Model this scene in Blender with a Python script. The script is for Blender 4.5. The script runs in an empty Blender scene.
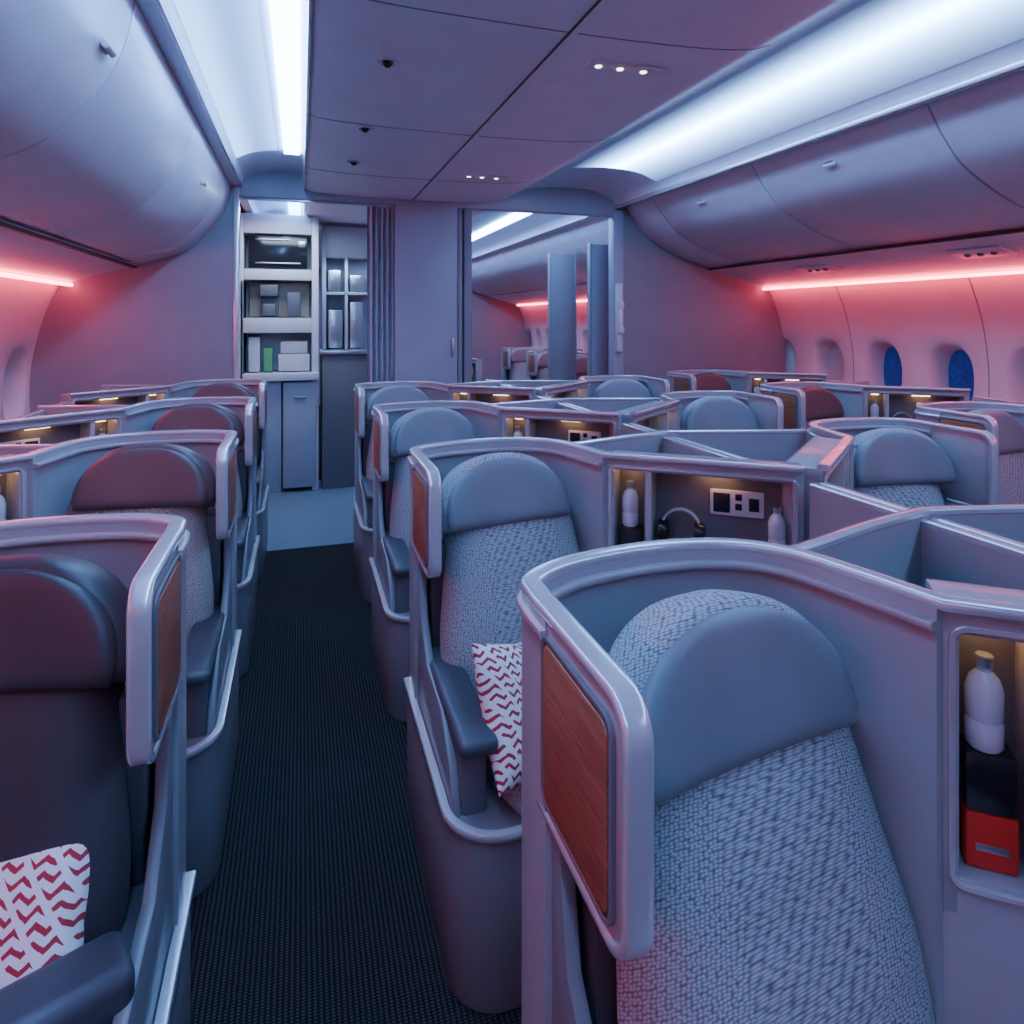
import bpy, bmesh, math
from mathutils import Vector, Matrix
from math import sin, cos, pi, radians

CAMH=1.6
COL=bpy.context.scene.collection
# ---------------------------------------------------------------- materials
def nt(name):
    m=bpy.data.materials.new(name); m.use_nodes=True
    n=m.node_tree.nodes; l=m.node_tree.links
    return m,n,l,n['Principled BSDF']
def plain(name,col,rough=0.5,metal=0.0,spec=0.5,emis=None,es=0.0,noise=0.04,nscale=6.0,coat=0.0,trans=0.0):
    m,n,l,b=nt(name)
    b.inputs['Roughness'].default_value=rough
    b.inputs['Metallic'].default_value=metal
    b.inputs['Specular IOR Level'].default_value=spec
    b.inputs['Coat Weight'].default_value=coat
    b.inputs['Coat Roughness'].default_value=0.15
    b.inputs['Transmission Weight'].default_value=trans
    tc=n.new('ShaderNodeTexCoord'); nz=n.new('ShaderNodeTexNoise'); nz.inputs['Scale'].default_value=nscale
    nz.inputs['Detail'].default_value=3
    l.new(tc.outputs['Object'],nz.inputs['Vector'])
    r=n.new('ShaderNodeValToRGB')
    r.color_ramp.elements[0].position=0.3; r.color_ramp.elements[1].position=0.7
    r.color_ramp.elements[0].color=(*[max(0,c*(1-noise)) for c in col],1)
    r.color_ramp.elements[1].color=(*[min(1,c*(1+noise)) for c in col],1)
    l.new(nz.outputs['Fac'],r.inputs['Fac']); l.new(r.outputs['Color'],b.inputs['Base Color'])
    if emis:
        b.inputs['Emission Color'].default_value=(*emis,1); b.inputs['Emission Strength'].default_value=es
    return m
def leather(name,col,rough=0.42):
    m=plain(name,col,rough,noise=0.08)
    n=m.node_tree.nodes;l=m.node_tree.links;b=n['Principled BSDF']
    tc=n.new('ShaderNodeTexCoord');v=n.new('ShaderNodeTexVoronoi');v.inputs['Scale'].default_value=420
    bp=n.new('ShaderNodeBump');bp.inputs['Strength'].default_value=0.10;bp.inputs['Distance'].default_value=0.002
    l.new(tc.outputs['Object'],v.inputs['Vector']);l.new(v.outputs['Distance'],bp.inputs['Height']);l.new(bp.outputs['Normal'],b.inputs['Normal'])
    return m
def fabric(name,cd,cl,scale=160):
    m,n,l,b=nt(name)
    b.inputs['Roughness'].default_value=0.8
    b.inputs['Specular IOR Level'].default_value=0.25
    tc=n.new('ShaderNodeTexCoord');mp=n.new('ShaderNodeMapping');mp.inputs['Scale'].default_value=(0.75,1.35,1.0)
    mp.inputs['Rotation'].default_value=(0,0,0.12)
    v=n.new('ShaderNodeTexVoronoi');v.voronoi_dimensions='2D';v.inputs['Scale'].default_value=scale;v.inputs['Randomness'].default_value=0.45
    r=n.new('ShaderNodeValToRGB')
    r.color_ramp.elements[0].position=0.2;r.color_ramp.elements[1].position=0.75
    r.color_ramp.elements[0].color=(*cl,1);r.color_ramp.elements[1].color=(*cd,1)
    inv=n.new('ShaderNodeMath');inv.operation='SUBTRACT';inv.inputs[0].default_value=1
    bp=n.new('ShaderNodeBump');bp.inputs['Strength'].default_value=0.55;bp.inputs['Distance'].default_value=0.003
    l.new(tc.outputs['UV'],mp.inputs['Vector']);l.new(mp.outputs['Vector'],v.inputs['Vector'])
    l.new(v.outputs['Distance'],r.inputs['Fac']);l.new(r.outputs['Color'],b.inputs['Base Color'])
    l.new(v.outputs['Distance'],inv.inputs[1]);l.new(inv.outputs[0],bp.inputs['Height']);l.new(bp.outputs['Normal'],b.inputs['Normal'])
    return m
def wood(name,a,c):
    m,n,l,b=nt(name)
    b.inputs['Roughness'].default_value=0.38
    tc=n.new('ShaderNodeTexCoord');mp=n.new('ShaderNodeMapping');mp.inputs['Scale'].default_value=(3,3,60)
    nz=n.new('ShaderNodeTexNoise');nz.inputs['Scale'].default_value=3;nz.inputs['Detail'].default_value=6
    r=n.new('ShaderNodeValToRGB');r.color_ramp.elements[0].position=0.32;r.color_ramp.elements[1].position=0.68
    r.color_ramp.elements[0].color=(*a,1);r.color_ramp.elements[1].color=(*c,1)
    l.new(tc.outputs['Object'],mp.inputs['Vector']);l.new(mp.outputs['Vector'],nz.inputs['Vector'])
    l.new(nz.outputs['Fac'],r.inputs['Fac']);l.new(r.outputs['Color'],b.inputs['Base Color'])
    return m
def emit(name,col,s):
    m,n,l,b=nt(name)
    b.inputs['Base Color'].default_value=(0.8,0.8,0.8,1)
    b.inputs['Emission Color'].default_value=(*col,1);b.inputs['Emission Strength'].default_value=s
    return m
def painted_glow(name,stops,x0,x1,col):
    """Cove glow painted as emission: strength ramps across the width (object X)"""
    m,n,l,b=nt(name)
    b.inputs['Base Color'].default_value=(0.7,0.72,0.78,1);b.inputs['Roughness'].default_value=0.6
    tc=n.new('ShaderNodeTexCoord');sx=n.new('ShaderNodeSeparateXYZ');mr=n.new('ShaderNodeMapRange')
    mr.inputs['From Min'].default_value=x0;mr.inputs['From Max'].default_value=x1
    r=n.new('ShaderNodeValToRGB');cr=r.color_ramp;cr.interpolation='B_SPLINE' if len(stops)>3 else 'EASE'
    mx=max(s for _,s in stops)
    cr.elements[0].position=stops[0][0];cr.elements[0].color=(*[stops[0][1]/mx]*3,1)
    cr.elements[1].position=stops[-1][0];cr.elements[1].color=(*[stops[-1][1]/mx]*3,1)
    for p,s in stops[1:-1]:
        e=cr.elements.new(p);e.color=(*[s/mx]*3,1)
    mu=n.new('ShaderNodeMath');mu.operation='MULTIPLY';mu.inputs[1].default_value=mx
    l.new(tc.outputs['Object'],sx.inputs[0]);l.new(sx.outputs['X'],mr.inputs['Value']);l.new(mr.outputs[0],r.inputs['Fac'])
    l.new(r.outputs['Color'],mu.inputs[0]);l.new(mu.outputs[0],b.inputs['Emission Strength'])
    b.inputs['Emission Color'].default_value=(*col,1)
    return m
def carpet():
    m,n,l,b=nt('carpet_ribbed');b.inputs['Roughness'].default_value=0.95;b.inputs['Specular IOR Level'].default_value=0.1
    tc=n.new('ShaderNodeTexCoord')
    w=n.new('ShaderNodeTexWave');w.bands_direction='Y';w.inputs['Scale'].default_value=40;w.inputs['Distortion'].default_value=1.6;w.inputs['Detail'].default_value=1
    w2=n.new('ShaderNodeTexWave');w2.bands_direction='X';w2.inputs['Scale'].default_value=24;w2.inputs['Distortion'].default_value=0.8
    mul=n.new('ShaderNodeMath');mul.operation='MULTIPLY'
    r=n.new('ShaderNodeValToRGB');r.color_ramp.elements[0].color=(0.008,0.008,0.009,1);r.color_ramp.elements[1].color=(0.060,0.057,0.060,1)
    r.color_ramp.elements[1].position=0.9
    bp=n.new('ShaderNodeBump');bp.inputs['Strength'].default_value=0.5;bp.inputs['Distance'].default_value=0.004
    for x in (w,w2): l.new(tc.outputs['Object'],x.inputs['Vector'])
    l.new(w.outputs['Fac'],mul.inputs[0]);l.new(w2.outputs['Fac'],mul.inputs[1])
    l.new(mul.outputs[0],r.inputs['Fac']);l.new(r.outputs['Color'],b.inputs['Base Color'])
    l.new(mul.outputs[0],bp.inputs['Height']);l.new(bp.outputs['Normal'],b.inputs['Normal'])
    return m
def pillowmat():
    m,n,l,b=nt('pillow_red_zigzag');b.inputs['Roughness'].default_value=0.85
    tc=n.new('ShaderNodeTexCoord');sp=n.new('ShaderNodeSeparateXYZ');l.new(tc.outputs['Object'],sp.inputs[0])
    def mth(op,a,c=None):
        k=n.new('ShaderNodeMath');k.operation=op
        for i,v in enumerate((a,c)):
            if v is None: continue
            if isinstance(v,(int,float)): k.inputs[i].default_value=v
            else: l.new(v,k.inputs[i])
        return k.outputs[0]
    # rows of zig-zag stitches
    nz=n.new('ShaderNodeTexNoise');nz.inputs['Scale'].default_value=40;l.new(tc.outputs['Object'],nz.inputs['Vector'])
    zig=mth('PINGPONG',sp.outputs['X'],0.014)
    zz=mth('ADD',sp.outputs['Z'],mth('MULTIPLY',zig,0.8))
    zz=mth('ADD',zz,mth('MULTIPLY',nz.outputs['Fac'],0.010))
    row=mth('PINGPONG',zz,0.0105)
    line=mth('LESS_THAN',row,0.0042)
    gap=mth('GREATER_THAN',mth('SINE',mth('ADD',mth('MULTIPLY',sp.outputs['X'],150),mth('MULTIPLY',sp.outputs['Z'],90))),-0.72)
    msk=mth('MULTIPLY',line,gap)
    r=n.new('ShaderNodeValToRGB')
    r.color_ramp.elements[0].color=(0.80,0.75,0.74,1);r.color_ramp.elements[1].color=(0.42,0.025,0.045,1)
    l.new(msk,r.inputs['Fac']);l.new(r.outputs['Color'],b.inputs['Base Color'])
    return m
M={}
M['shell']=plain('shell_satin_grey',(0.33,0.325,0.35),0.32,coat=0.25)
M['rim']=plain('rim_satin_silver',(0.58,0.57,0.60),0.20,metal=0.4,coat=0.4)
M['shelldark']=plain('shell_dark_grey',(0.13,0.13,0.15),0.45)
M['base']=plain('base_grey',(0.17,0.17,0.19),0.40,coat=0.1)
M['inner']=plain('inner_dark',(0.05,0.052,0.065),0.6)
M['wood']=wood('wood_veneer',(0.18,0.065,0.034),(0.36,0.145,0.08))
M['fabric']=fabric('seat_fabric_grey',(0.10,0.105,0.115),(0.44,0.45,0.47))
M['fabricd']=fabric('seat_fabric_taupe',(0.13,0.11,0.11),(0.38,0.33,0.31))
M['leather']=leather('leather_bluegrey',(0.175,0.185,0.21))
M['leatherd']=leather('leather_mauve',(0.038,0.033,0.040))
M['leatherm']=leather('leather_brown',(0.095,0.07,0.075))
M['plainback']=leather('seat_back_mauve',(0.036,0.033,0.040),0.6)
M['armpad']=leather('arm_pad',(0.055,0.058,0.075))
M['white']=plain('cabin_white',(0.62,0.62,0.66),0.42)
M['bin']=plain('bin_white',(0.55,0.55,0.60),0.38)
M['ceil']=plain('ceiling_white',(0.64,0.64,0.72),0.45)
M['wall']=plain('sidewall_white',(0.66,0.60,0.62),0.5)
M['bulk']=plain('bulkhead_grey',(0.24,0.24,0.275),0.55)
M['mon']=plain('monument_grey',(0.33,0.36,0.43),0.45)
M['dark']=plain('dark_gap',(0.03,0.03,0.04),0.6)
M['seam']=plain('seam_grey',(0.16,0.16,0.20),0.6)
M['black']=plain('black_gloss',(0.015,0.015,0.02),0.15)
M['steel']=plain('steel',(0.45,0.47,0.5),0.28,metal=0.9)
M['vinyl']=plain('galley_vinyl',(0.13,0.20,0.25),0.35)
M['curtain']=plain('curtain_cloth',(0.40,0.43,0.50),0.85)
M['beige']=plain('beige_plastic',(0.42,0.35,0.27),0.4)
M['red']=plain('red_pouch',(0.6,0.03,0.015),0.45)
M['green']=plain('green_label',(0.12,0.4,0.15),0.5)
M['bottle']=plain('bottle_plastic',(0.55,0.60,0.66),0.12,coat=0.6)
M['shade']=plain('window_shade',(0.50,0.48,0.50),0.5)
M['pane']=plain('window_dimmed_blue',(0.01,0.03,0.16),0.1,emis=(0.01,0.06,0.45),es=0.2,noise=0.5,nscale=30)
M['carpet']=carpet()
M['pillow']=pillowmat()
LC=(0.22,0.47,1.0)
M['led']=emit('led_cool',LC,40)
M['ledsoft']=emit('led_cool_soft',LC,18)
M['ledred']=emit('led_red',(1.0,0.07,0.12),30)
M['ledwarm']=emit('led_warm',(1.0,0.55,0.25),11)
M['spot']=emit('spot_white',(1.0,0.9,0.85),6)
M['glowR']=painted_glow('cove_strip_painted_spill',[(0.0,0.0),(0.18,1.2),(0.38,10),(0.5,40),(0.62,10),(0.82,2.0),(1.0,0.3)],1.90,2.60,LC)  # right cove: strip plus its soft spill on the vault, painted as emission
M['glowL']=painted_glow('cove_panel_painted_glow',[(0.0,3.6),(0.5,1.4),(1.0,2.2)],-0.39,-0.12,LC)  # left vault panel is no lamp; the strip's glow on it is painted emission
# ---------------------------------------------------------------- geometry helpers
def mesh(name,verts,faces,mat,smooth=35):
    me=bpy.data.meshes.new(name); me.from_pydata([tuple(v) for v in verts],[],faces)
    bm=bmesh.new(); bm.from_mesh(me); bmesh.ops.recalc_face_normals(bm,faces=bm.faces); bm.to_mesh(me); bm.free()
    for m in (mat if isinstance(mat,(list,tuple)) else [mat]): me.materials.append(m)
    if smooth:
        me.polygons.foreach_set('use_smooth',[True]*len(me.polygons))
        me.set_sharp_from_angle(angle=radians(smooth))
    me.update(); return me
def obj(name,me,parent=None,loc=(0,0,0),rot=(0,0,0)):
    o=bpy.data.objects.new(name,me); COL.objects.link(o); o.location=loc; o.rotation_euler=rot
    if parent: o.parent=parent
    return o
def empty(name,loc=(0,0,0),rot=(0,0,0),scale=(1,1,1)):
    o=bpy.data.objects.new(name,None); o.empty_display_size=0.1; COL.objects.link(o)
    o.location=loc;o.rotation_euler=rot;o.scale=scale; return o
def boxv(x0,x1,y0,y1,z0,z1):
    v=[(x,y,z) for x in (x0,x1) for y in (y0,y1) for z in (z0,z1)]
    f=[(0,1,3,2),(4,6,7,5),(0,4,5,1),(2,3,7,6),(0,2,6,4),(1,5,7,3)]
    return v,f
def boxes(name,lst,mat,bevel=0.004,xf=None,seg=2):
    bm=bmesh.new()
    for b in lst:
        v,f=boxv(*b); vs=[bm.verts.new(p) for p in v]
        for q in f: bm.faces.new([vs[i] for i in q])
    bmesh.ops.recalc_face_normals(bm,faces=bm.faces)
    if bevel: bmesh.ops.bevel(bm,geom=bm.edges[:],offset=bevel,segments=seg,profile=0.5,affect='EDGES',clamp_overlap=True)
    if xf: bmesh.ops.transform(bm,matrix=xf,verts=bm.verts)
    me=bpy.data.meshes.new(name); bm.to_mesh(me); bm.free(); me.materials.append(mat)
    me.polygons.foreach_set('use_smooth',[True]*len(me.polygons)); me.set_sharp_from_angle(angle=radians(40))
    return me
def join(name,mlist):
    bm=bmesh.new(); mats=[]
    for me in mlist:
        idx=[]
        for mm in me.materials:
            if mm not in mats: mats.append(mm)
            idx.append(mats.index(mm))
        n0=len(bm.faces); bm.from_mesh(me); bm.faces.ensure_lookup_table()
        for f in bm.faces[n0:]: f.material_index=idx[f.material_index] if idx else 0
    out=bpy.data.meshes.new(name); bm.to_mesh(out); bm.free()
    for mm in mats: out.materials.append(mm)
    return out
def rr(a0,a1,b0,b1,r,n=6):
    pts=[]
    for cx,cy,s in ((a1-r,b1-r,0),(a0+r,b1-r,1),(a0+r,b0+r,2),(a1-r,b0+r,3)):
        for i in range(n+1):
            t=(s+i/n)*pi/2; pts.append((cx+r*cos(t),cy+r*sin(t)))
    return pts
def prism(name,poly,axis,a,b,mat,bevel=0.0,smooth=35):
    def P(p,q):
        if axis=='x': return (q,p[0],p[1])
        if axis=='y': return (p[0],q,p[1])
        return (p[0],p[1],q)
    n=len(poly); v=[P(p,a) for p in poly]+[P(p,b) for p in poly]
    f=[tuple(range(n)),tuple(range(2*n-1,n-1,-1))]+[(i,(i+1)%n,n+(i+1)%n,n+i) for i in range(n)]
    me=mesh(name,v,f,mat,smooth=0)
    if bevel:
        bm=bmesh.new();bm.from_mesh(me)
        ed=[e for e in bm.edges if any(len(x.verts)>4 for x in e.link_faces)]
        bmesh.ops.bevel(bm,geom=ed,offset=bevel,segments=2,profile=0.5,affect='EDGES',clamp_overlap=True)
        bm.to_mesh(me);bm.free()
    me.polygons.foreach_set('use_smooth',[True]*len(me.polygons)); me.set_sharp_from_angle(angle=radians(smooth))
    return me
def catmull(P,n=6):
    out=[];P=[Vector(p) for p in P]
    Q=[P[0]*2-P[1]]+P+[P[-1]*2-P[-2]]
    for i in range(1,len(Q)-2):
        for k in range(n):
            t=k/n;a,b,c,d=Q[i-1],Q[i],Q[i+1],Q[i+2]
            out.append(0.5*((2*b)+(c-a)*t+(2*a-5*b+4*c-d)*t*t+(3*b-a-3*c+d)*t**3))
    out.append(P[-1]); return out
def superprof(w,h,n=16,p=4.5):
    out=[]
    for i in range(n):
        t=2*pi*(i+0.5)/n; c,s=cos(t),sin(t)
        out.append((w/2*math.copysign(abs(c)**(2/p),c),h/2*math.copysign(abs(s)**(2/p),s)))
    return out
def sweep(name,pts,lats,prof,mat,closed=False,sm=38):
    n=len(pts);k=len(prof);V=[];F=[]
    for i in range(n):
        a=pts[(i-1)%n] if (closed or i>0) else pts[i]; b=pts[(i+1)%n] if (closed or i<n-1) else pts[i]
        T=(Vector(b)-Vector(a)).normalized(); L=Vector(lats[i]).normalized(); U=T.cross(L).normalized()
        for (x,y) in prof: V.append(Vector(pts[i])+L*x+U*y)
    for i in range(n if closed else n-1):
        j=(i+1)%n
        for q in range(k): F.append((i*k+q,i*k+(q+1)%k,j*k+(q+1)%k,j*k+q))
    if not closed: F.append(tuple(range(k)));F.append(tuple((n-1)*k+q for q in range(k)))
    return mesh(name,V,F,mat,smooth=sm)
def plan_lats(pts):
    out=[]
    for i in range(len(pts)):
        a=pts[max(0,i-1)];b=pts[min(len(pts)-1,i+1)]
        T=(Vector(b)-Vector(a));T.z=0;T.normalize();out.append(Vector((-T.y,T.x,0)))
    return out
def planwall(name,plan,z0,z1,th,mat):
    pts=[Vector((p[0],p[1],0)) for p in plan];la=plan_lats(pts)
    V=[];F=[]
    for p,l in zip(pts,la):
        for s,z in ((1,z0),(1,z1),(-1,z1),(-1,z0)):
            q=p+l*(s*th/2); V.append((q.x,q.y,z))
    n=len(pts)
    for i in range(n-1):
        for q in range(4): F.append((i*4+q,i*4+(q+1)%4,(i+1)*4+(q+1)%4,(i+1)*4+q))
    F.append((0,1,2,3));F.append(tuple((n-1)*4+q for q in range(4)))
    return mesh(name,V,F,mat,40)
def pad(name,wf,v0,v1,depth,mat,org,R,U,N,back=0.03,nu=28,nv=30,p=3.0,grooves=(),bend=0.0,gd=0.012,ex=0.42):
    def gs(n): return [ -cos(pi*i/n) for i in range(n+1)]
    A=gs(nu);B=gs(nv);V=[];F=[]
    org,R,U,N=map(Vector,(org,R,U,N))
    for side in (1,-1):
        for b in B:
            t=(b+1)/2; v=v0+(v1-v0)*t; w=wf(t)
            for a in A:
                e=max(0.0,(1-abs(a)**p)*(1-abs(b)**(p+1)))**ex
                d=(depth if side==1 else -back)*e
                if side==1:
                    for g in grooves: d-=gd*math.exp(-((t-g-0.03*a)/0.010)**2)*e
                u=a*w
                V.append(org+R*u+U*v+N*(d+bend*u*u))
    m=(nu+1);K=m*(nv+1)
    for s in (0,1):
        for j in range(nv):
            for i in range(nu):
                q=(s*K+j*m+i,s*K+j*m+i+1,s*K+(j+1)*m+i+1,s*K+(j+1)*m+i)
                F.append(q if s==0 else q[::-1])
    me=bpy.data.meshes.new(name);me.from_pydata([tuple(v) for v in V],[],F)
    bm=bmesh.new();bm.from_mesh(me);bmesh.ops.remove_doubles(bm,verts=bm.verts,dist=0.0003)
    bmesh.ops.recalc_face_normals(bm,faces=bm.faces)
    uvl=bm.loops.layers.uv.new('UVMap')
    for f in bm.faces:
        for lp in f.loops:
            q=lp.vert.co-org; dn=q.dot(N)
            # skirt of the pad unrolls sideways so the weave keeps its size on the edges
            lp[uvl].uv=(q.dot(R)+0.8*dn*max(-1,min(1,-q.dot(R)/0.12)),q.dot(U)-0.5*dn)
    bm.to_mesh(me);bm.free()
    me.materials.append(mat);me.polygons.foreach_set('use_smooth',[True]*len(me.polygons));return me

# ---------------------------------------------------------------- seat module
XW=0.02; ZT=1.17; MW=1.08
U_PLAN=catmull([(XW,-0.10,0),(XW,-0.025,0),(0.035,0.035,0),(0.13,0.09,0),(0.30,0.112,0),(0.44,0.085,0),(0.525,0.01,0),(0.565,-0.11,0),(0.595,-0.24,0)],7)
S=Vector((0.595,-0.24,0));E=Vector((1.045,-0.60,0))
SD=(E-S).normalized();SN=Vector((SD.y,-SD.x,0))
if SN.y>0: SN=-SN
SL=(E-S).length
SXF=Matrix(((SD.x,-SN.x,0,S.x),(SD.y,-SN.y,0,S.y),(0,0,1,0),(0,0,0,1)))
AL=radians(9);FV=Vector((sin(AL),-cos(AL),0));RV=Vector((cos(AL),sin(AL),0));Z=Vector((0,0,1))
TAU=radians(16);UV=(Z*cos(TAU)-FV*sin(TAU));NV=(FV*cos(TAU)+Z*sin(TAU))
B0=Vector((0.335,-0.345,0.46))
WT=-0.345
SDEP=0.12

def module_parts(var):
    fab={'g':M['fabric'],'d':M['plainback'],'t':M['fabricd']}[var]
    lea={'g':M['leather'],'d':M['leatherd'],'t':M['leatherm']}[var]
    P=[]
    P.append(('shell',planwall('shell',U_PLAN,0.0,ZT,0.034,M['shell'])))
    P.append(('wing',prism('wing',rr(WT,-0.05,0.880,ZT,0.045),'x',0.006,0.034,M['shell'],0.003)))
    P.append(('wood_panel',prism('wood_panel',rr(WT+0.035,-0.10,0.910,1.135,0.018),'x',-0.002,0.012,M['wood'],0.002)))
    fr=rr(WT+0.028,-0.093,0.903,1.142,0.022)
    P.append(('wood_frame',sweep('wood_frame',[Vector((0.003,a,b)) for a,b in fr],[(1,0,0)]*len(fr),superprof(0.008,0.008,8),M['shelldark'],True)))
    pts=[];la=[];r=0.045
    def arc(cy,cz,r,t0,t1,n=6):
        for i in range(n+1):
            t=t0+(t1-t0)*i/n; pts.append(Vector((XW,cy+r*cos(t),cz+r*sin(t))));la.append(Vector((-1,0,0)))
    pts.append(Vector((XW,-0.05,0.880)));la.append(Vector((-1,0,0)))
    arc(WT+r,0.880+r,r,-pi/2,-pi,6)
    arc(WT+r,ZT-r,r,pi,pi/2,6)
    up=[Vector((p.x,p.y,ZT)) for p in U_PLAN]
    st=[Vector((*(S+SD*(SL*t)).xy,ZT)) for t in (0.12,0.35,0.6,0.85,1.0)]
    allp=up+st; al=plan_lats(allp)
    pts+=allp;la+=al
    P.append(('rim',sweep('rim',pts,la,superprof(0.036,0.018),M['rim'])))
    ip=[Vector((p.x,p.y,ZT-0.030)) for p in up]; il=plan_lats(ip)
    ip=[p-l*0.024 for p,l in zip(ip,il)]
    P.append(('inner_lip',sweep('inner_lip',ip,il,superprof(0.018,0.014,10),M['shell'])))
    op=[Vector((p.x,p.y,ZT-0.026)) for p in allp]; ol=plan_lats(op)
    op=[p+l*0.020 for p,l in zip(op,ol)]
    P.append(('outer_lip',sweep('outer_lip',op,ol,superprof(0.010,0.012,8),M['rim'])))
    poly=[(0.0,0.03),(0.0,-0.58)]
    for i in range(1,8):
        t=pi+ (pi/2)*i/8; poly.append((0.12+0.12*cos(t),-0.58+0.12*sin(t)))
    poly+= [(0.12,-0.70),(0.66,-0.70),(0.66,-0.30),(0.56,-0.05),(0.5,0.03)]
    P.append(('base',prism('base',poly,'z',0.0,0.40,M['base'],0.006)))
    bp=[Vector((a,b,0.41)) for a,b in poly[:11]]
    P.append(('base_rim',sweep('base_rim',bp,plan_lats(bp),superprof(0.024,0.020,10),M['rim'])))
    fair=[(-0.10,0.40),(-0.10,0.86),(-0.13,0.86),(-0.16,0.70),(-0.26,0.60),(-0.46,0.585),(-0.56,0.50),(-0.60,0.40)]
    P.append(('aisle_fairing',prism('aisle_fairing',fair,'x',0.012,0.035,M['base'],0.004)))
    P.append(('armrest_body',boxes('armrest_body',[(0.035,0.100,-0.60,-0.12,0.38,0.575)],M['shelldark'],0.012)))
    if var=='d':
        AX=Matrix.Translation((0.20,-0.45,0))@Matrix.Rotation(radians(-24),4,'Z')
        P.append(('folding_armrest',boxes('folding_armrest',[(-0.19,0.24,-0.055,0.055,0.565,0.640)],M['armpad'],0.026,AX,seg=4)))
    else:
        P.append(('armrest_pad',boxes('armrest_pad',[(0.018,0.115,-0.66,-0.12,0.57,0.610)],M['armpad'],0.018,seg=3)))
    P.append(('recline_column',boxes('recline_column',[(0.045,0.09,-0.18,-0.08,0.5,0.92)],M['inner'],0.01)))
    def wb(t):
        w=0.245+0.032*math.exp(-((t-0.35)/0.28)**2)-0.028*t
        if t>0.9: w*=(1-((t-0.9)/0.1)**2*0.3)
        if t<0.08: w*=(1-((0.08-t)/0.08)**2*0.2)
        return w
    P.append(('backrest',pad('backrest',wb,-0.02,0.62,0.10,fab,B0-NV*0.10+RV*0.008,RV,UV,NV,back=0.05,p=4,grooves=(0.28,0.56),bend=0.15,gd=0.008)))
    def arch(w0,k=2.6):
        return lambda t: w0*max(0.0,1-max(0,t)**k)**0.5*(0.96+0.04*min(1,t*8)) if t<1 else 0.002
    HO=B0-RV*0.03
    P.append(('headrest',pad('headrest',arch(0.225,2.9),0.528,0.752,0.066,fab if var=='g' else lea,HO-NV*0.065,RV,UV,NV,back=0.05,p=8,bend=0.40)))
    P.append(('headrest_pad',pad('headrest_pad',arch(0.212,2.9),0.530,0.732,0.026,lea,HO-NV*0.012+RV*0.005,RV,UV,NV,back=0.03,p=9,bend=0.40,ex=0.5)))
    def wc(t): return 0.235*(1-0.12*t**4)
    P.append(('seat_cushion',pad('seat_cushion',wc,-0.10,0.33,0.075,fab,B0+Vector((0,0,-0.04)),RV,FV,Z,back=0.03,p=5)))
    d=SDEP
    lst=[(0,SL,d-0.012,d,0,ZT-0.005),(0,SL,0,d,1.125,ZT-0.005),(0,SL,0,d,0,0.76),(0,0.022,0,d,0.7,1.13),(SL-0.03,SL,0,d,0.7,1.13),(0.120,0.142,0.0,d,0.7,1.13)]
    P.append(('storage_console',boxes('storage_console',lst,M['shell'],0.003,SXF)))
    P.append(('storage_liner',boxes('storage_liner',[(0.022,0.12,d-0.022,d-0.011,0.76,1.125),(0.142,SL-0.03,d-0.022,d-0.011,0.90,1.125)],M['shelldark'],0,SXF)))
    P.append(('storage_wood',boxes('storage_wood',[(0.142,SL-0.03,0.012,d-0.012,0.76,0.90)],M['wood'],0.003,SXF)))
    fr=rr(0.012,SL-0.018,0.748,1.137,0.02)
    fp=[SXF@Vector((a,-0.002,b)) for a,b in fr]
    P.append(('storage_frame',sweep('storage_frame',fp,[SN]*len(fp),superprof(0.010,0.010,8),M['rim'],True)))
    P.append(('reading_lamp',boxes('reading_lamp',[(0.28,0.38,0.06,0.08,1.115,1.124),(0.05,0.09,0.05,0.08,1.115,1.124)],M['ledwarm'],0.002,SXF)))
    P.append(('control_panel',boxes('control_panel',[(0.31,0.47,d-0.034,d-0.022,0.99,1.07)],M['white'],0.005,SXF)))
    P.append(('control_buttons',boxes('control_buttons',[(0.32,0.37,d-0.038,d-0.030,1.0,1.06),(0.385,0.405,d-0.038,d-0.030,1.01,1.03),(0.385,0.405,d-0.038,d-0.030,1.04,1.06),(0.425,0.455,d-0.038,d-0.030,1.01,1.05)],M['black'],0.002,SXF)))
    fw=catmull([(0.53,0.06,0),(0.64,0.085,0),(0.85,0.15,0),(MW,0.205,0)],5)
    P.append(('footwell_wall',planwall('footwell_wall',fw,0,1.14,0.026,M['shell'])))
    f3=[Vector((p.x,p.y,1.145)) for p in fw]
    P.append(('footwell_rim',sweep('footwell_rim',f3,plan_lats(f3),superprof(0.032,0.016,10),M['rim'])))
    dv=[(MW-0.018,-0.45,0),(MW-0.018,-0.2,0),(MW-0.018,0.205,0),(MW-0.018,0.54,0)]
    P.append(('divider',planwall('divider',[Vector(a) for a in dv],0,1.12,0.03,M['shell'])))
    f4=[Vector((a,b,1.125)) for a,b,c in dv]
    P.append(('divider_rim',sweep('divider_rim',f4,plan_lats(f4),superprof(0.032,0.016,10),M['rim'])))
    P.append(('ottoman',boxes('ottoman',[(0.62,MW-0.05,0.24,0.50,0,0.46)],M['shelldark'],0.02)))
    P.append(('console_deck',boxes('console_deck',[(0.70,MW-0.04,-0.16,0.05,0,0.98)],M['shell'],0.01)))
    P.append(('monitor',boxes('monitor',[(0.66,0.96,0.185,0.20,0.80,1.06)],M['black'],0.004)))
    return P
CACHE={v:module_parts(v) for v in 'gdt'}
def module(X,Y,mirror=False,var='g'):
    e=empty('business_class_seat',(X,Y,0),scale=(-1 if mirror else 1,1,1))
    for n,me in CACHE[var]: obj(n,me,e)
    return e
mods=[]
PIT=1.16
for k in range(4): mods.append(module(0.335,1.0+PIT*k))
for k in range(4): mods.append(module(-0.225,1.53+PIT*k,True,'d' if k==0 else 't'))
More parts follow.
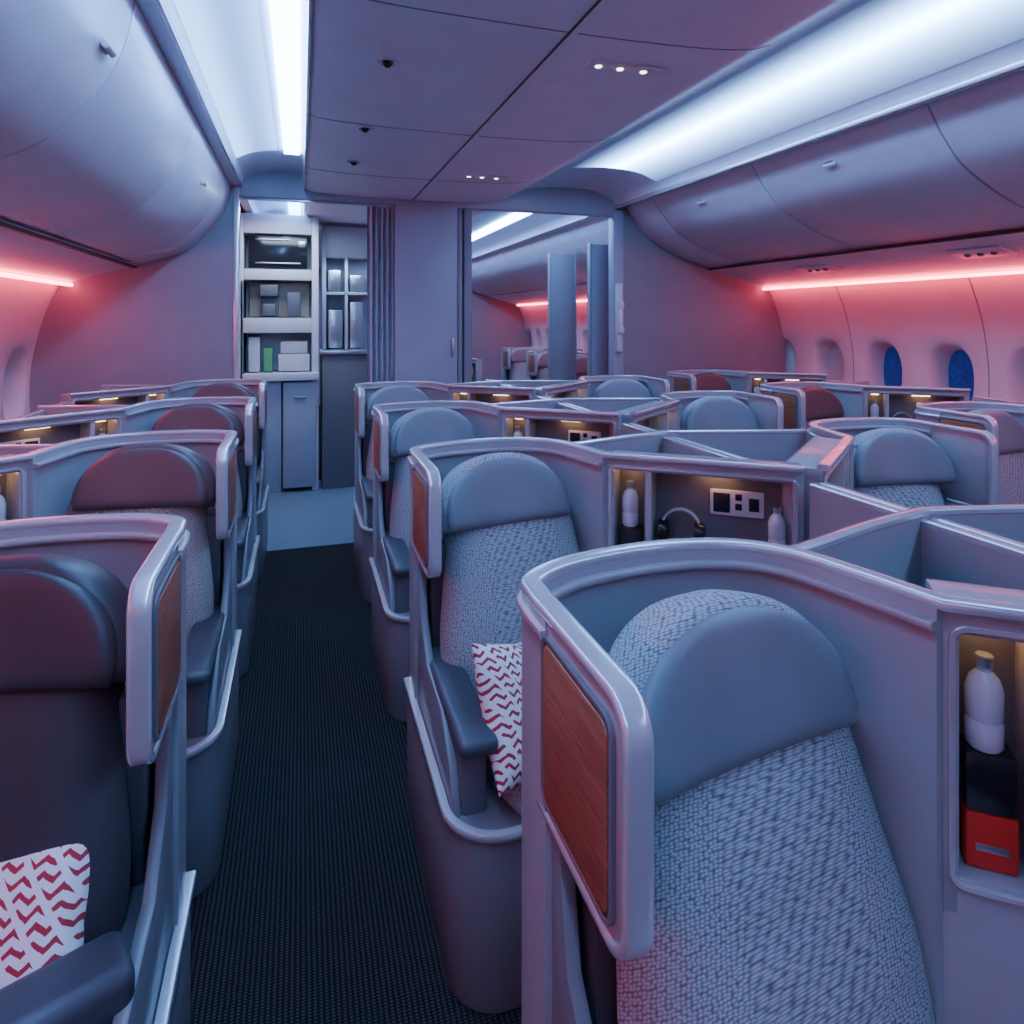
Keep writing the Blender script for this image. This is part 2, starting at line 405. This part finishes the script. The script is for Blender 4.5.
for k in range(4): mods.append(module(0.335+2*MW,1.0+PIT*k,True))
for k in range(4): mods.append(module(2.87,1.30+PIT*k,False,'t' if k>1 else 'g'))
for k in range(3):
    module(0.80,7.6+PIT*k); module(2.9,7.3+PIT*k)

def lathe(name,prof,mat,n=20):
    V=[];F=[]
    for r,z in prof:
        for i in range(n): V.append((r*cos(2*pi*i/n),r*sin(2*pi*i/n),z))
    for j in range(len(prof)-1):
        for i in range(n): F.append((j*n+i,j*n+(i+1)%n,(j+1)*n+(i+1)%n,(j+1)*n+i))
    F.append(tuple(range(n)));F.append(tuple((len(prof)-1)*n+i for i in range(n)))
    return mesh(name,V,F,mat,40)
ME_BOT=join('water_bottle',[lathe('b',[(0.022,0),(0.026,0.006),(0.026,0.04),(0.024,0.045),(0.026,0.05),(0.026,0.09),(0.020,0.108),(0.011,0.118),(0.011,0.125)],M['bottle']),
                            lathe('c',[(0.013,0.125),(0.013,0.140),(0.011,0.142)],M['steel'])])
def headphones():
    pts=[];n=16
    for i in range(n+1):
        t=pi*i/n; pts.append(Vector((0.058*cos(t),0,0.06*sin(t)+0.02)))
    band=sweep('band',pts,[(0,1,0)]*(n+1),superprof(0.022,0.008,8),M['rim'])
    cups=[]
    for s in (-1,1):
        c=lathe('cup',[(0.012,-0.014),(0.032,-0.012),(0.034,0),(0.030,0.014),(0.02,0.018)],M['black'])
        c.transform(Matrix.Translation((s*0.055,0,0.01))@Matrix.Rotation(pi/2,4,'Y'))
        cups.append(c)
    return join('headphones',[band]+cups)
ME_HP=headphones()
ME_KIT=join('amenity_kit_box',[boxes('a',[(-0.035,0.035,-0.026,0.026,0.0,0.085)],M['red'],0.006),
    boxes('b',[(-0.034,0.034,-0.025,0.025,0.086,0.175)],M['black'],0.004),
    boxes('c',[(-0.022,0.022,-0.029,-0.024,0.03,0.04)],M['steel'],0.001)])
def wpt(mod,lx,ly,z):
    p=SXF@Vector((lx,ly,z)); s=mod.scale.x
    return (mod.location.x+s*p.x,mod.location.y+p.y,p.z)
ang=math.atan2(SD.y,SD.x)
for i,m in enumerate(mods):
    if i in (3,7,11): continue
    s=m.scale.x; a=ang if s>0 else -ang
    obj('amenity_kit_box',ME_KIT,None,wpt(m,0.070,0.05,0.762),(0,0,a))
    obj('water_bottle',ME_BOT,None,wpt(m,0.066,0.05,0.9385))
    obj('headphones',ME_HP,None,wpt(m,0.225,0.055,0.926),(0,0,a))
    obj('water_bottle',ME_BOT,None,wpt(m,0.505,0.055,0.902))

def pillow(loc,rot,size=0.2):
    V=[];F=[];n=22
    for side in (1,-1):
        for j in range(n+1):
            for i in range(n+1):
                a=-cos(pi*i/n);b=-cos(pi*j/n)
                e=max(0,(1-a**4)*(1-b**4))**0.6
                k=1-0.10*(1-abs(a*b))*(abs(a)**3+abs(b)**3)
                V.append((a*size*k,side*0.055*e,b*size*k))
    m=n+1;K=m*m
    for s in (0,1):
        for j in range(n):
            for i in range(n):
                F.append((s*K+j*m+i,s*K+j*m+i+1,s*K+(j+1)*m+i+1,s*K+(j+1)*m+i))
    me=bpy.data.meshes.new('throw_pillow');me.from_pydata(V,[],F)
    bm=bmesh.new();bm.from_mesh(me);bmesh.ops.remove_doubles(bm,verts=bm.verts,dist=0.0003);bmesh.ops.recalc_face_normals(bm,faces=bm.faces);bm.to_mesh(me);bm.free()
    me.materials.append(M['pillow']);me.polygons.foreach_set('use_smooth',[True]*len(me.polygons))
    return obj('throw_pillow',me,None,loc,rot)
pillow((0.335+0.225,1.0+PIT-0.52,0.590),(radians(-30),radians(16),radians(32)),0.165)
pillow((-0.225-0.235,1.53-0.30,0.625),(radians(-32),radians(-6),radians(-8)),0.145)

# ---------------------------------------------------------------- cabin shell
Y0,Y1=-2.2,13.0; BH=5.30
def H(z): return z+CAMH
obj('floor',boxes('floor',[(-1.9,4.7,Y0,4.88,-0.05,0.0)],M['carpet'],0))
obj('floor_galley',boxes('floor_galley',[(-1.9,4.7,4.88,6.9,-0.05,0.001)],M['vinyl'],0))
obj('floor_aft',boxes('floor_aft',[(-1.9,4.7,6.9,Y1,-0.05,0.0)],M['carpet'],0))
def strip(name,prof,y0,y1,mat,closed=False,smooth=40):
    n=len(prof);V=[(p[0],y0,H(p[1])) for p in prof]+[(p[0],y1,H(p[1])) for p in prof]
    F=[(i,i+1,n+i+1,n+i) for i in range(n-1)]
    if closed: F.append((n-1,0,n,2*n-1));F.append(tuple(range(n)));F.append(tuple(range(n,2*n)))
    return mesh(name,V,F,mat,smooth)
cprof=catmull([(0.03,1.0,0),(0.10,0.982,0),(0.35,0.968,0),(0.865,0.962,0),(1.3,0.97,0),(1.55,0.99,0),(1.66,1.02,0)],5)
cprof=[(p.x,p.y) for p in cprof]
vaultL=[(p.x,p.y) for p in catmull([(-0.40,1.06,0),(-0.30,1.105,0),(-0.15,1.13,0),(0.0,1.12,0),(0.03,1.07,0)],4)]
vaultR=[(p.x,p.y) for p in catmull([(1.68,1.07,0),(1.85,1.115,0),(2.15,1.145,0),(2.42,1.13,0),(2.60,1.07,0)],5)]
full=[(-0.49,1.0),(-0.42,1.0),(-0.405,1.05)]+vaultL+cprof+[(1.665,1.05)]+vaultR+[(2.645,1.03),(2.65,1.0),(2.76,1.0)]
obj('ceiling',strip('ceiling',full,Y0,Y1,M['ceil']))
obj('ceiling_outer',boxes('ceiling_outer',[(-1.9,4.7,Y0,Y1,H(1.2),H(1.25))],M['dark'],0))
def seam(name,x0,x1,h,y0,y1,mat): return boxes(name,[(x0,x1,y0,y1,H(h)-0.006,H(h)+0.004)],mat,0)
obj('trim_1',seam('trim_1',0.852,0.858,0.962,Y0,BH,M['dark']))
obj('trim_11',seam('trim_11',0.858,0.878,0.956,Y0,BH,M['white']))
obj('trim_2',boxes('trim_2',[(-0.43,-0.415,Y0,BH,H(0.985),H(1.01))],M['rim'],0.003))
obj('trim_3',boxes('trim_3',[(2.64,2.668,Y0,BH,H(0.975),H(1.01))],M['rim'],0.005))
obj('trim_4',boxes('trim_4',[(0.022,0.036,Y0,BH,H(0.985),H(1.02))],M['rim'],0.004))
k=5
for ys in (-0.6,0.75,2.05,3.35,4.5):
    pts=[Vector((p[0],ys,H(p[1])-0.001)) for p in cprof]
    obj('trim_%d'%k,sweep('seam',pts,[(0,1,0)]*len(pts),[(-.002,-.001),(.002,-.001),(.002,.001),(-.002,.001)],M['seam']));k+=1
def led(x0,x1,h,y0,y1,mat,name='cove_light_and_glow'):
    obj(name,boxes(name,[(x0,x1,y0,y1,H(h)-0.012,H(h))],mat,0.003))
led(-0.105,-0.005,1.115,Y0+.1,4.65,M['led'])
led(-0.115,-0.005,1.115,5.6,Y1-.3,M['ledsoft'])
led(2.17,2.33,1.135,5.6,Y1-.3,M['led'])
def glow_sheet(prof,y0,y1,mat,dz=-0.006):  # thin sheet under the vault carrying the painted cove glow
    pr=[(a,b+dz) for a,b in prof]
    obj('cove_light_and_glow',strip('cove_light_and_glow',pr,y0,y1,mat))
glow_sheet([(x,h) for x,h in vaultR if 1.88<x<2.62],Y0+.1,4.5,M['glowR'])
glow_sheet([(x,h) for x,h in vaultL if x<-0.11],Y0+.1,4.65,M['glowL'])
def binmesh(side,y0,y1):
    if side>0:
        face=[(2.752,1.0,0),(2.80,0.93,0),(2.86,0.845,0),(2.99,0.72,0),(3.28,0.58,0),(3.60,0.49,0)]
        back=[(3.66,0.495),(4.28,0.50),(4.28,1.1),(2.752,1.1)]
    else:
        face=[(-0.492,1.0,0),(-0.515,0.88,0),(-0.56,0.76,0),(-0.66,0.62,0),(-0.80,0.50,0),(-1.08,0.40,0)]
        back=[(-1.16,0.405),(-1.6,0.42),(-1.6,1.1),(-0.492,1.1)]
    f=[(p.x,p.y) for p in catmull(face,6)]
    poly=[(a,H(b)) for a,b in f+back]
    return prism('overhead_bin',poly,'y',y0,y1,M['bin'],0.006,30)
ys=[-2.2,-1.42,-0.17,1.08,2.33,3.58,4.83,BH]
ys2=[5.45,6.7,7.95,9.2,10.45,11.7,12.9]
for side in (1,-1):
    for arr in (ys,ys2):
        for a,b in zip(arr[:-1],arr[1:]):
            if side<0 and 5.4<a<7.5: continue
            obj('overhead_bin',binmesh(side,a+0.004,b-0.004))
def latch(x,y,h,side):
    e=empty('bin_latch',(x,y,H(h)),(0,side*radians(38),0))
    obj('plate',prism('plate',rr(-0.045,0.045,-0.026,0.026,0.012),'x',-0.006,0.012,M['white'],0.002),e)
    obj('handle',boxes('handle',[(-0.014,0.0,-0.03,0.03,-0.014,0.014)],M['steel'],0.004),e)
for y in (1.7,3.0,4.25): latch(2.835,y,0.885,1)
for y in (2.2,4.2): latch(-0.545,y,0.80,-1)
def psu(side,y0,y1):
    if side>0: prof=[(3.60,0.478),(3.66,0.455),(4.0,0.37),(4.20,0.312),(4.20,0.33),(3.66,0.49)]
    else: prof=[(-1.10,0.388),(-1.16,0.365),(-1.4,0.30),(-1.51,0.262),(-1.51,0.28),(-1.16,0.40)]
    obj('service_panel',strip('service_panel',prof,y0,y1,M['white'],closed=True))
for s in (1,-1):
    psu(s,Y0+.01,BH-.005);psu(s,5.45 if s>0 else 7.95,Y1-.1)
obj('trim_20',boxes('trim_20',[(3.60,3.635,Y0,BH,H(0.462),H(0.48))],M['dark'],0.003))
obj('trim_21',boxes('trim_21',[(-1.14,-1.11,Y0,BH,H(0.368),H(0.386))],M['dark'],0.003))
for y0,y1 in ((Y0+.1,BH-.02),(5.5,Y1-.2)):
    obj('wall_wash_light',boxes('w',[(4.19,4.215,y0,y1,H(0.285),H(0.305))],M['ledred'],0.002))
    obj('wall_wash_light',boxes('w',[(-1.525,-1.50,y0,y1,H(0.232),H(0.254))],M['ledred'],0.002))
def lerp(tab,z):
    for (a,xa),(b,xb) in zip(tab[:-1],tab[1:]):
        if z<=b:
            t=(z-a)/(b-a); t=max(0,t); return xa+(xb-xa)*t
    return tab[-1][1]
def smoothtab(tab):
    P=catmull([(z,x,0) for z,x in tab],6); return [(p.x,p.y) for p in P]
TR=smoothtab([(0,4.15),(0.3,4.30),(0.8,4.44),(1.2,4.47),(1.5,4.43),(1.72,4.36),(1.95,4.25)])
TL=smoothtab([(0,-1.5),(0.3,-1.62),(0.8,-1.74),(1.2,-1.76),(1.5,-1.71),(1.7,-1.65),(1.90,-1.56)])
wn=1
def sidewall(name,tab,side,yc0):
    global wn
    V=[];F=[];hb=0.29;zb0,zb1=0.88,1.50;zc=1.17
    ztop=tab[-1][0]
    k0=int((Y0-yc0)/0.58)-1;k1=int((Y1-yc0)/0.58)+1
    for k in range(k0,k1+1):
        yc=yc0+0.58*k
        for (za,zb,n) in ((0,zb0,8),(zb1,ztop,8)):
            for i in range(n):
                q=za+(zb-za)*i/n;w=za+(zb-za)*(i+1)/n;b=len(V)
                V+= [(lerp(tab,q),yc-hb,q),(lerp(tab,q),yc+hb,q),(lerp(tab,w),yc+hb,w),(lerp(tab,w),yc-hb,w)]
                F.append((b,b+1,b+2,b+3))
        per=[];n=10
        cor=[(-hb,zb0),(hb,zb0),(hb,zb1),(-hb,zb1)]
        for c in range(4):
            a=cor[c];d=cor[(c+1)%4]
            for i in range(n): per.append((a[0]+(d[0]-a[0])*i/n,a[1]+(d[1]-a[1])*i/n))
        N=len(per);b=len(V)
        def se(y,z,rx,rz):
            t=math.atan2((z-zc)/0.31,y/0.29);c,s=cos(t),sin(t);p=2.6
            return (rx*math.copysign(abs(c)**(2/p),c),zc+rz*math.copysign(abs(s)**(2/p),s))
        rings=[('r',0,0,0),('o',0.190,0.272,0),('o',0.178,0.258,0.008),('o',0.164,0.243,0.03),('o',0.150,0.226,0.09),('o',0.140,0.214,0.20)]
        for kind,rx,rz,dx in rings:
            for (y,z) in per:
                if kind=='r': yy,zz=y,z
                else: yy,zz=se(y,z,rx,rz)
                V.append((lerp(tab,zz)+side*dx,yc+yy,zz))
        for j in range(len(rings)-1):
            for i in range(N): F.append((b+j*N+i,b+j*N+(i+1)%N,b+(j+1)*N+(i+1)%N,b+(j+1)*N+i))
        if -1<yc<12.5:
            blue=(side>0 and k in (0,-1))
            pv=[];dd=0.17 if blue else 0.13
            for (y,z) in per:
                yy,zz=se(y,z,0.150,0.226); pv.append((lerp(tab,zz)+side*dd,yc+yy,zz))
            pv2=[(x+side*0.008,y,z) for x,y,z in pv]
            me=mesh('window',pv+pv2,[tuple(range(N)),tuple(range(N,2*N))]+[(i,(i+1)%N,N+(i+1)%N,N+i) for i in range(N)],M['pane'] if blue else M['shade'])
            obj('window_%d'%wn,me);wn+=1
        if k%2==0:
            zs=[0.9+(ztop-0.9)*i/14 for i in range(15)]
            pts=[Vector((lerp(tab,z)-side*0.001,yc+hb,z)) for z in zs]
            obj('trim_%d'%(40+wn),sweep('panel_seam',pts,[(0,1,0)]*15,[(-.003,-.002),(.003,-.002),(.003,.002),(-.003,.002)],M['bulk']))
    bm=bmesh.new();me=bpy.data.meshes.new(name);me.from_pydata(V,[],F);bm.from_mesh(me)
    bmesh.ops.remove_doubles(bm,verts=bm.verts,dist=0.0005);bmesh.ops.recalc_face_normals(bm,faces=bm.faces);bm.to_mesh(me);bm.free()
    me.materials.append(M['wall']);me.polygons.foreach_set('use_smooth',[True]*len(me.polygons));me.set_sharp_from_angle(angle=radians(50))
    obj(name,me)
sidewall('wall_right',TR,1,4.18)
sidewall('wall_left',TL,-1,3.9)
obj('wall_back',boxes('wall_back',[(-1.9,4.7,Y0-0.05,Y0,0,H(1.2))],M['bulk'],0))
obj('wall_front',boxes('wall_front',[(-1.9,4.7,Y1,Y1+0.05,0,H(1.2))],M['bulk'],0))
obj('side_console',prism('side_console',[(-1.335,0),(-1.335,0.97),(-1.70,0.97),(-1.70,0.82),(-1.56,0.30),(-1.46,0.0)],'y',0.3,5.2,M['shell'],0.01))
obj('side_console',prism('side_console',[(3.965,0),(3.965,0.97),(4.40,0.97),(4.40,0.82),(4.26,0.30),(4.11,0.0)],'y',0.3,5.2,M['shell'],0.01))

# ---------------------------------------------------------------- bulkhead
def bulkpoly(side,xin):
    if side>0:
        P=[(xin,0)]+[(4.15,0)]+[(x,z) for z,x in TR if 0.05<z<1.86]+[(4.24,H(0.31)),(3.62,H(0.485)),(3.28,H(0.58)),(2.99,H(0.72)),(2.86,H(0.845)),(2.76,H(1.0)),(xin,H(0.97))]
    else:
        P=[(xin,0)]+[(-1.5,0)]+[(x,z) for z,x in TL if 0.05<z<1.80]+[(-1.56,H(0.26)),(-1.14,H(0.39)),(-0.80,H(0.50)),(-0.66,H(0.62)),(-0.56,H(0.76)),(-0.515,H(0.88)),(-0.49,H(1.0)),(xin,H(1.0))]
    return P
obj('wall_bulkhead_right',prism('wall_bulkhead_right',bulkpoly(1,2.72),'y',BH,BH+0.04,M['bulk']))
obj('wall_bulkhead_left',prism('wall_bulkhead_left',bulkpoly(-1,-0.46),'y',BH,BH+0.04,M['bulk']))
obj('trim_30',boxes('trim_30',[(-0.475,-0.435,BH-0.02,BH+0.06,0,H(0.99))],M['rim'],0.008))
obj('trim_31',boxes('trim_31',[(2.62,2.72,BH-0.03,BH+0.08,0,H(0.97))],M['mon'],0.01))
obj('trim_32',boxes('trim_32',[(-0.44,2.72,BH,BH+0.10,H(0.92),H(1.14))],M['mon'],0.01))
e=empty('closet_monument',(0.955,BH,0))
obj('body',boxes('body',[(-0.245,0.265,-0.02,0.55,0,H(0.95))],M['mon'],0.012),e)
obj('door_edge',boxes('door_edge',[(0.27,0.31,-0.0,0.5,0,H(0.92)),(0.33,0.40,0.03,0.5,0,H(0.92))],M['bulk'],0.008),e)
obj('handle',boxes('handle',[(0.21,0.235,-0.035,-0.015,1.3,1.45)],M['steel'],0.006),e)
e=empty('interphone_handset',(2.66,BH-0.05,1.62))
obj('cradle',boxes('cradle',[(-0.03,0.03,-0.02,0.02,-0.30,0.30)],M['white'],0.012),e)
obj('handset',boxes('handset',[(-0.02,0.02,-0.045,-0.02,-0.12,0.12),(-0.025,0.025,-0.06,-0.02,0.08,0.14),(-0.025,0.025,-0.06,-0.02,-0.14,-0.08)],M['white'],0.008),e)
V=[];F=[];n=72
for i in range(n+1):
    x=0.50+0.21*i/n;y=BH+0.03+0.028*sin(i/n*2*pi*5)
    V+= [(x,y,0.03),(x,y,H(0.90))]
for i in range(n): F.append((2*i,2*i+2,2*i+3,2*i+1))
obj('curtain',mesh('curtain',V,F,M['curtain'],80))
obj('curtain_rail',boxes('curtain_rail',[(-0.43,0.71,BH+0.02,BH+0.05,H(0.902),H(0.92))],M['steel'],0.004))
# ---------------------------------------------------------------- galley
GY=6.5
e=empty('galley_unit',(0,GY,0))
lst=[(-1.3,-0.50,0,0.6,0,H(0.36)),(-0.53,-0.50,0,0.6,0,H(0.98)),(0.10,0.16,0,0.6,0,H(0.98)),(-0.5,0.1,0.30,0.6,0,H(0.98)),
     (-0.5,0.1,0,0.3,H(0.80),H(0.98)),(-0.5,0.1,0,0.3,H(0.37),H(0.47)),(-0.5,0.1,0,0.3,H(-0.12),H(0.02)),(-0.5,0.16,-0.08,0.3,H(-0.56),H(-0.49))]
obj('frame',boxes('frame',lst,M['white'],0.006),e)
obj('oven_door',boxes('oven_door',[(-0.46,0.06,0.04,0.08,H(0.48),H(0.79))],M['black'],0.01),e)
obj('oven_handle',boxes('oven_handle',[(-0.40,0.0,0.02,0.04,H(0.52),H(0.535))],M['steel'],0.004),e)
obj('oven_controls',boxes('oven_controls',[(-0.02,0.04,0.03,0.045,H(0.68),H(0.74)),(-0.40,-0.1,0.03,0.045,H(0.74),H(0.755))],M['steel'],0.003),e)
obj('coffee_niche',boxes('coffee_niche',[(-0.46,0.08,0.20,0.28,H(0.03),H(0.36))],M['beige'],0.008),e)
obj('coffee_maker',boxes('coffee_maker',[(-0.36,-0.20,0.03,0.2,H(0.22),H(0.33)),(-0.36,-0.20,0.12,0.2,H(0.03),H(0.24)),(-0.34,-0.22,0.03,0.14,H(0.04),H(0.15)),(-0.12,-0.0,0.03,0.2,H(0.03),H(0.26))],M['shelldark'],0.012),e)
obj('stowage_boxes',boxes('stowage_boxes',[(-0.46,-0.36,0.05,0.25,H(-0.48),H(-0.16)),(-0.2,0.08,0.05,0.25,H(-0.48),H(-0.32)),(-0.18,0.06,0.05,0.25,H(-0.315),H(-0.2))],M['white'],0.006),e)
obj('label_card',boxes('label_card',[(-0.33,-0.25,0.05,0.25,H(-0.48),H(-0.26))],M['green'],0.006),e)
obj('lower_cabinet',boxes('lower_cabinet',[(-0.5,-0.17,0.0,0.3,0,H(-0.57)),(-0.155,0.14,-0.03,0.3,0.04,H(-0.58))],M['mon'],0.01),e)
obj('cart_latches',boxes('cart_latches',[(-0.06,0.05,-0.05,-0.03,0.87,0.89),(-0.04,0.03,-0.05,-0.03,0.12,0.14)],M['steel'],0.004),e)
e=empty('galley_counter',(0,GY,0))
obj('cabinet',boxes('cabinet',[(0.19,0.70,0.0,0.6,0,H(-0.33))],M['shelldark'],0.01),e)
obj('counter_top',boxes('counter_top',[(0.17,0.72,-0.03,0.6,H(-0.33),H(-0.29))],M['steel'],0.006),e)
obj('upper_rack',boxes('upper_rack',[(0.20,0.24,0.3,0.6,H(-0.29),H(0.93)),(0.24,0.70,0.3,0.6,H(0.62),H(0.93)),(0.24,0.7,0.55,0.6,H(-0.29),H(0.62)),(0.24,0.7,0.3,0.6,H(0.25),H(0.28)),(0.42,0.45,0.3,0.6,H(-0.29),H(0.62))],M['mon'],0.005),e)
obj('containers',boxes('containers',[(0.26,0.40,0.32,0.5,H(-0.28),H(0.1)),(0.47,0.60,0.32,0.5,H(-0.28),H(0.18)),(0.26,0.38,0.32,0.5,H(0.285),H(0.5)),(0.47,0.62,0.32,0.5,H(0.285),H(0.45))],M['steel'],0.01),e)
for (x0,x1,y,z1,m) in ((2.50,2.78,6.5,H(0.70),'bulk'),(2.62,2.80,5.75,H(0.72),'mon')):
    e=empty('cabin_divider',((x0+x1)/2,y,0));w=(x1-x0)/2
    obj('panel',boxes('panel',[(-w,w,0,0.05,0,z1)],M[m],0.01),e)
    obj('edge_trim',boxes('edge_trim',[(-w-0.012,-w+0.006,-0.008,0.058,0,z1+0.008),(w-0.006,w+0.012,-0.008,0.058,0,z1+0.008)],M['bulk'],0.004),e)

# ---------------------------------------------------------------- ceiling fittings
def downlight(x,y,h):
    e=empty('reading_spotlight',(x,y,H(h)))
    obj('bezel',lathe('bezel',[(0.040,0.006),(0.042,0.0),(0.034,-0.008),(0.022,-0.004),(0.02,0.004)],M['rim']),e)
    obj('eyeball',lathe('eyeball',[(0.004,-0.024),(0.013,-0.020),(0.019,-0.010),(0.021,0.0),(0.02,0.004)],M['black']),e,rot=(0.3,0.3,0))
for y in (0.9,2.5,3.4,4.15): downlight(0.31,y,0.968)
for y in (2.28,4.3):
    e=empty('ceiling_light_panel',(1.18,y,H(0.963)))
    obj('plate',boxes('plate',[(-0.16,0.16,-0.035,0.035,-0.006,0.004)],M['white'],0.003),e)
    for i,dx in enumerate((-0.11,-0.02,0.08)): obj('lamp_%d'%i,lathe('lamp',[(0.012,-0.009),(0.014,-0.004)],M['spot']),e,(dx,0,0))
for y in (1.6,2.9,4.2):
    e=empty('passenger_service_unit',(3.85,y,H(0.405)),(0,radians(13.5),0))
    obj('plate',boxes('plate',[(-0.08,0.08,-0.16,0.16,-0.012,0.0)],M['white'],0.003),e)
    for i,dy in enumerate((-0.08,0.0,0.08)): obj('nozzle_%d'%i,lathe('nozzle',[(0.010,-0.026),(0.018,-0.02),(0.02,-0.012)],M['shelldark']),e,(0,dy,0))

# ---------------------------------------------------------------- lamps
def area(name,loc,sx,sy,power,col,rot=(0,0,0)):
    L=bpy.data.lights.new(name,'AREA');L.shape='RECTANGLE';L.size=sx;L.size_y=sy;L.energy=power;L.color=col
    o=bpy.data.objects.new(name,L);COL.objects.link(o);o.location=loc;o.rotation_euler=rot;return o
area('galley_lamp',(-0.1,6.0,H(0.93)),0.8,0.4,18,(0.6,0.75,1.0))
area('counter_lamp',(0.45,6.6,H(0.6)),0.3,0.2,5,(0.4,0.65,1.0))
W=bpy.data.worlds.new('world');bpy.context.scene.world=W;W.use_nodes=True
W.node_tree.nodes['Background'].inputs[0].default_value=(0.25,0.25,0.5,1);W.node_tree.nodes['Background'].inputs[1].default_value=0.05

# ---------------------------------------------------------------- camera
cam=bpy.data.cameras.new('camera');co=bpy.data.objects.new('camera',cam);COL.objects.link(co)
co.location=(0,0,CAMH);co.rotation_euler=(radians(90),0,radians(-17.7))
cam.sensor_width=36;cam.lens=36*662/1024;cam.shift_y=-0.1875;cam.clip_start=0.05
bpy.context.scene.camera=co
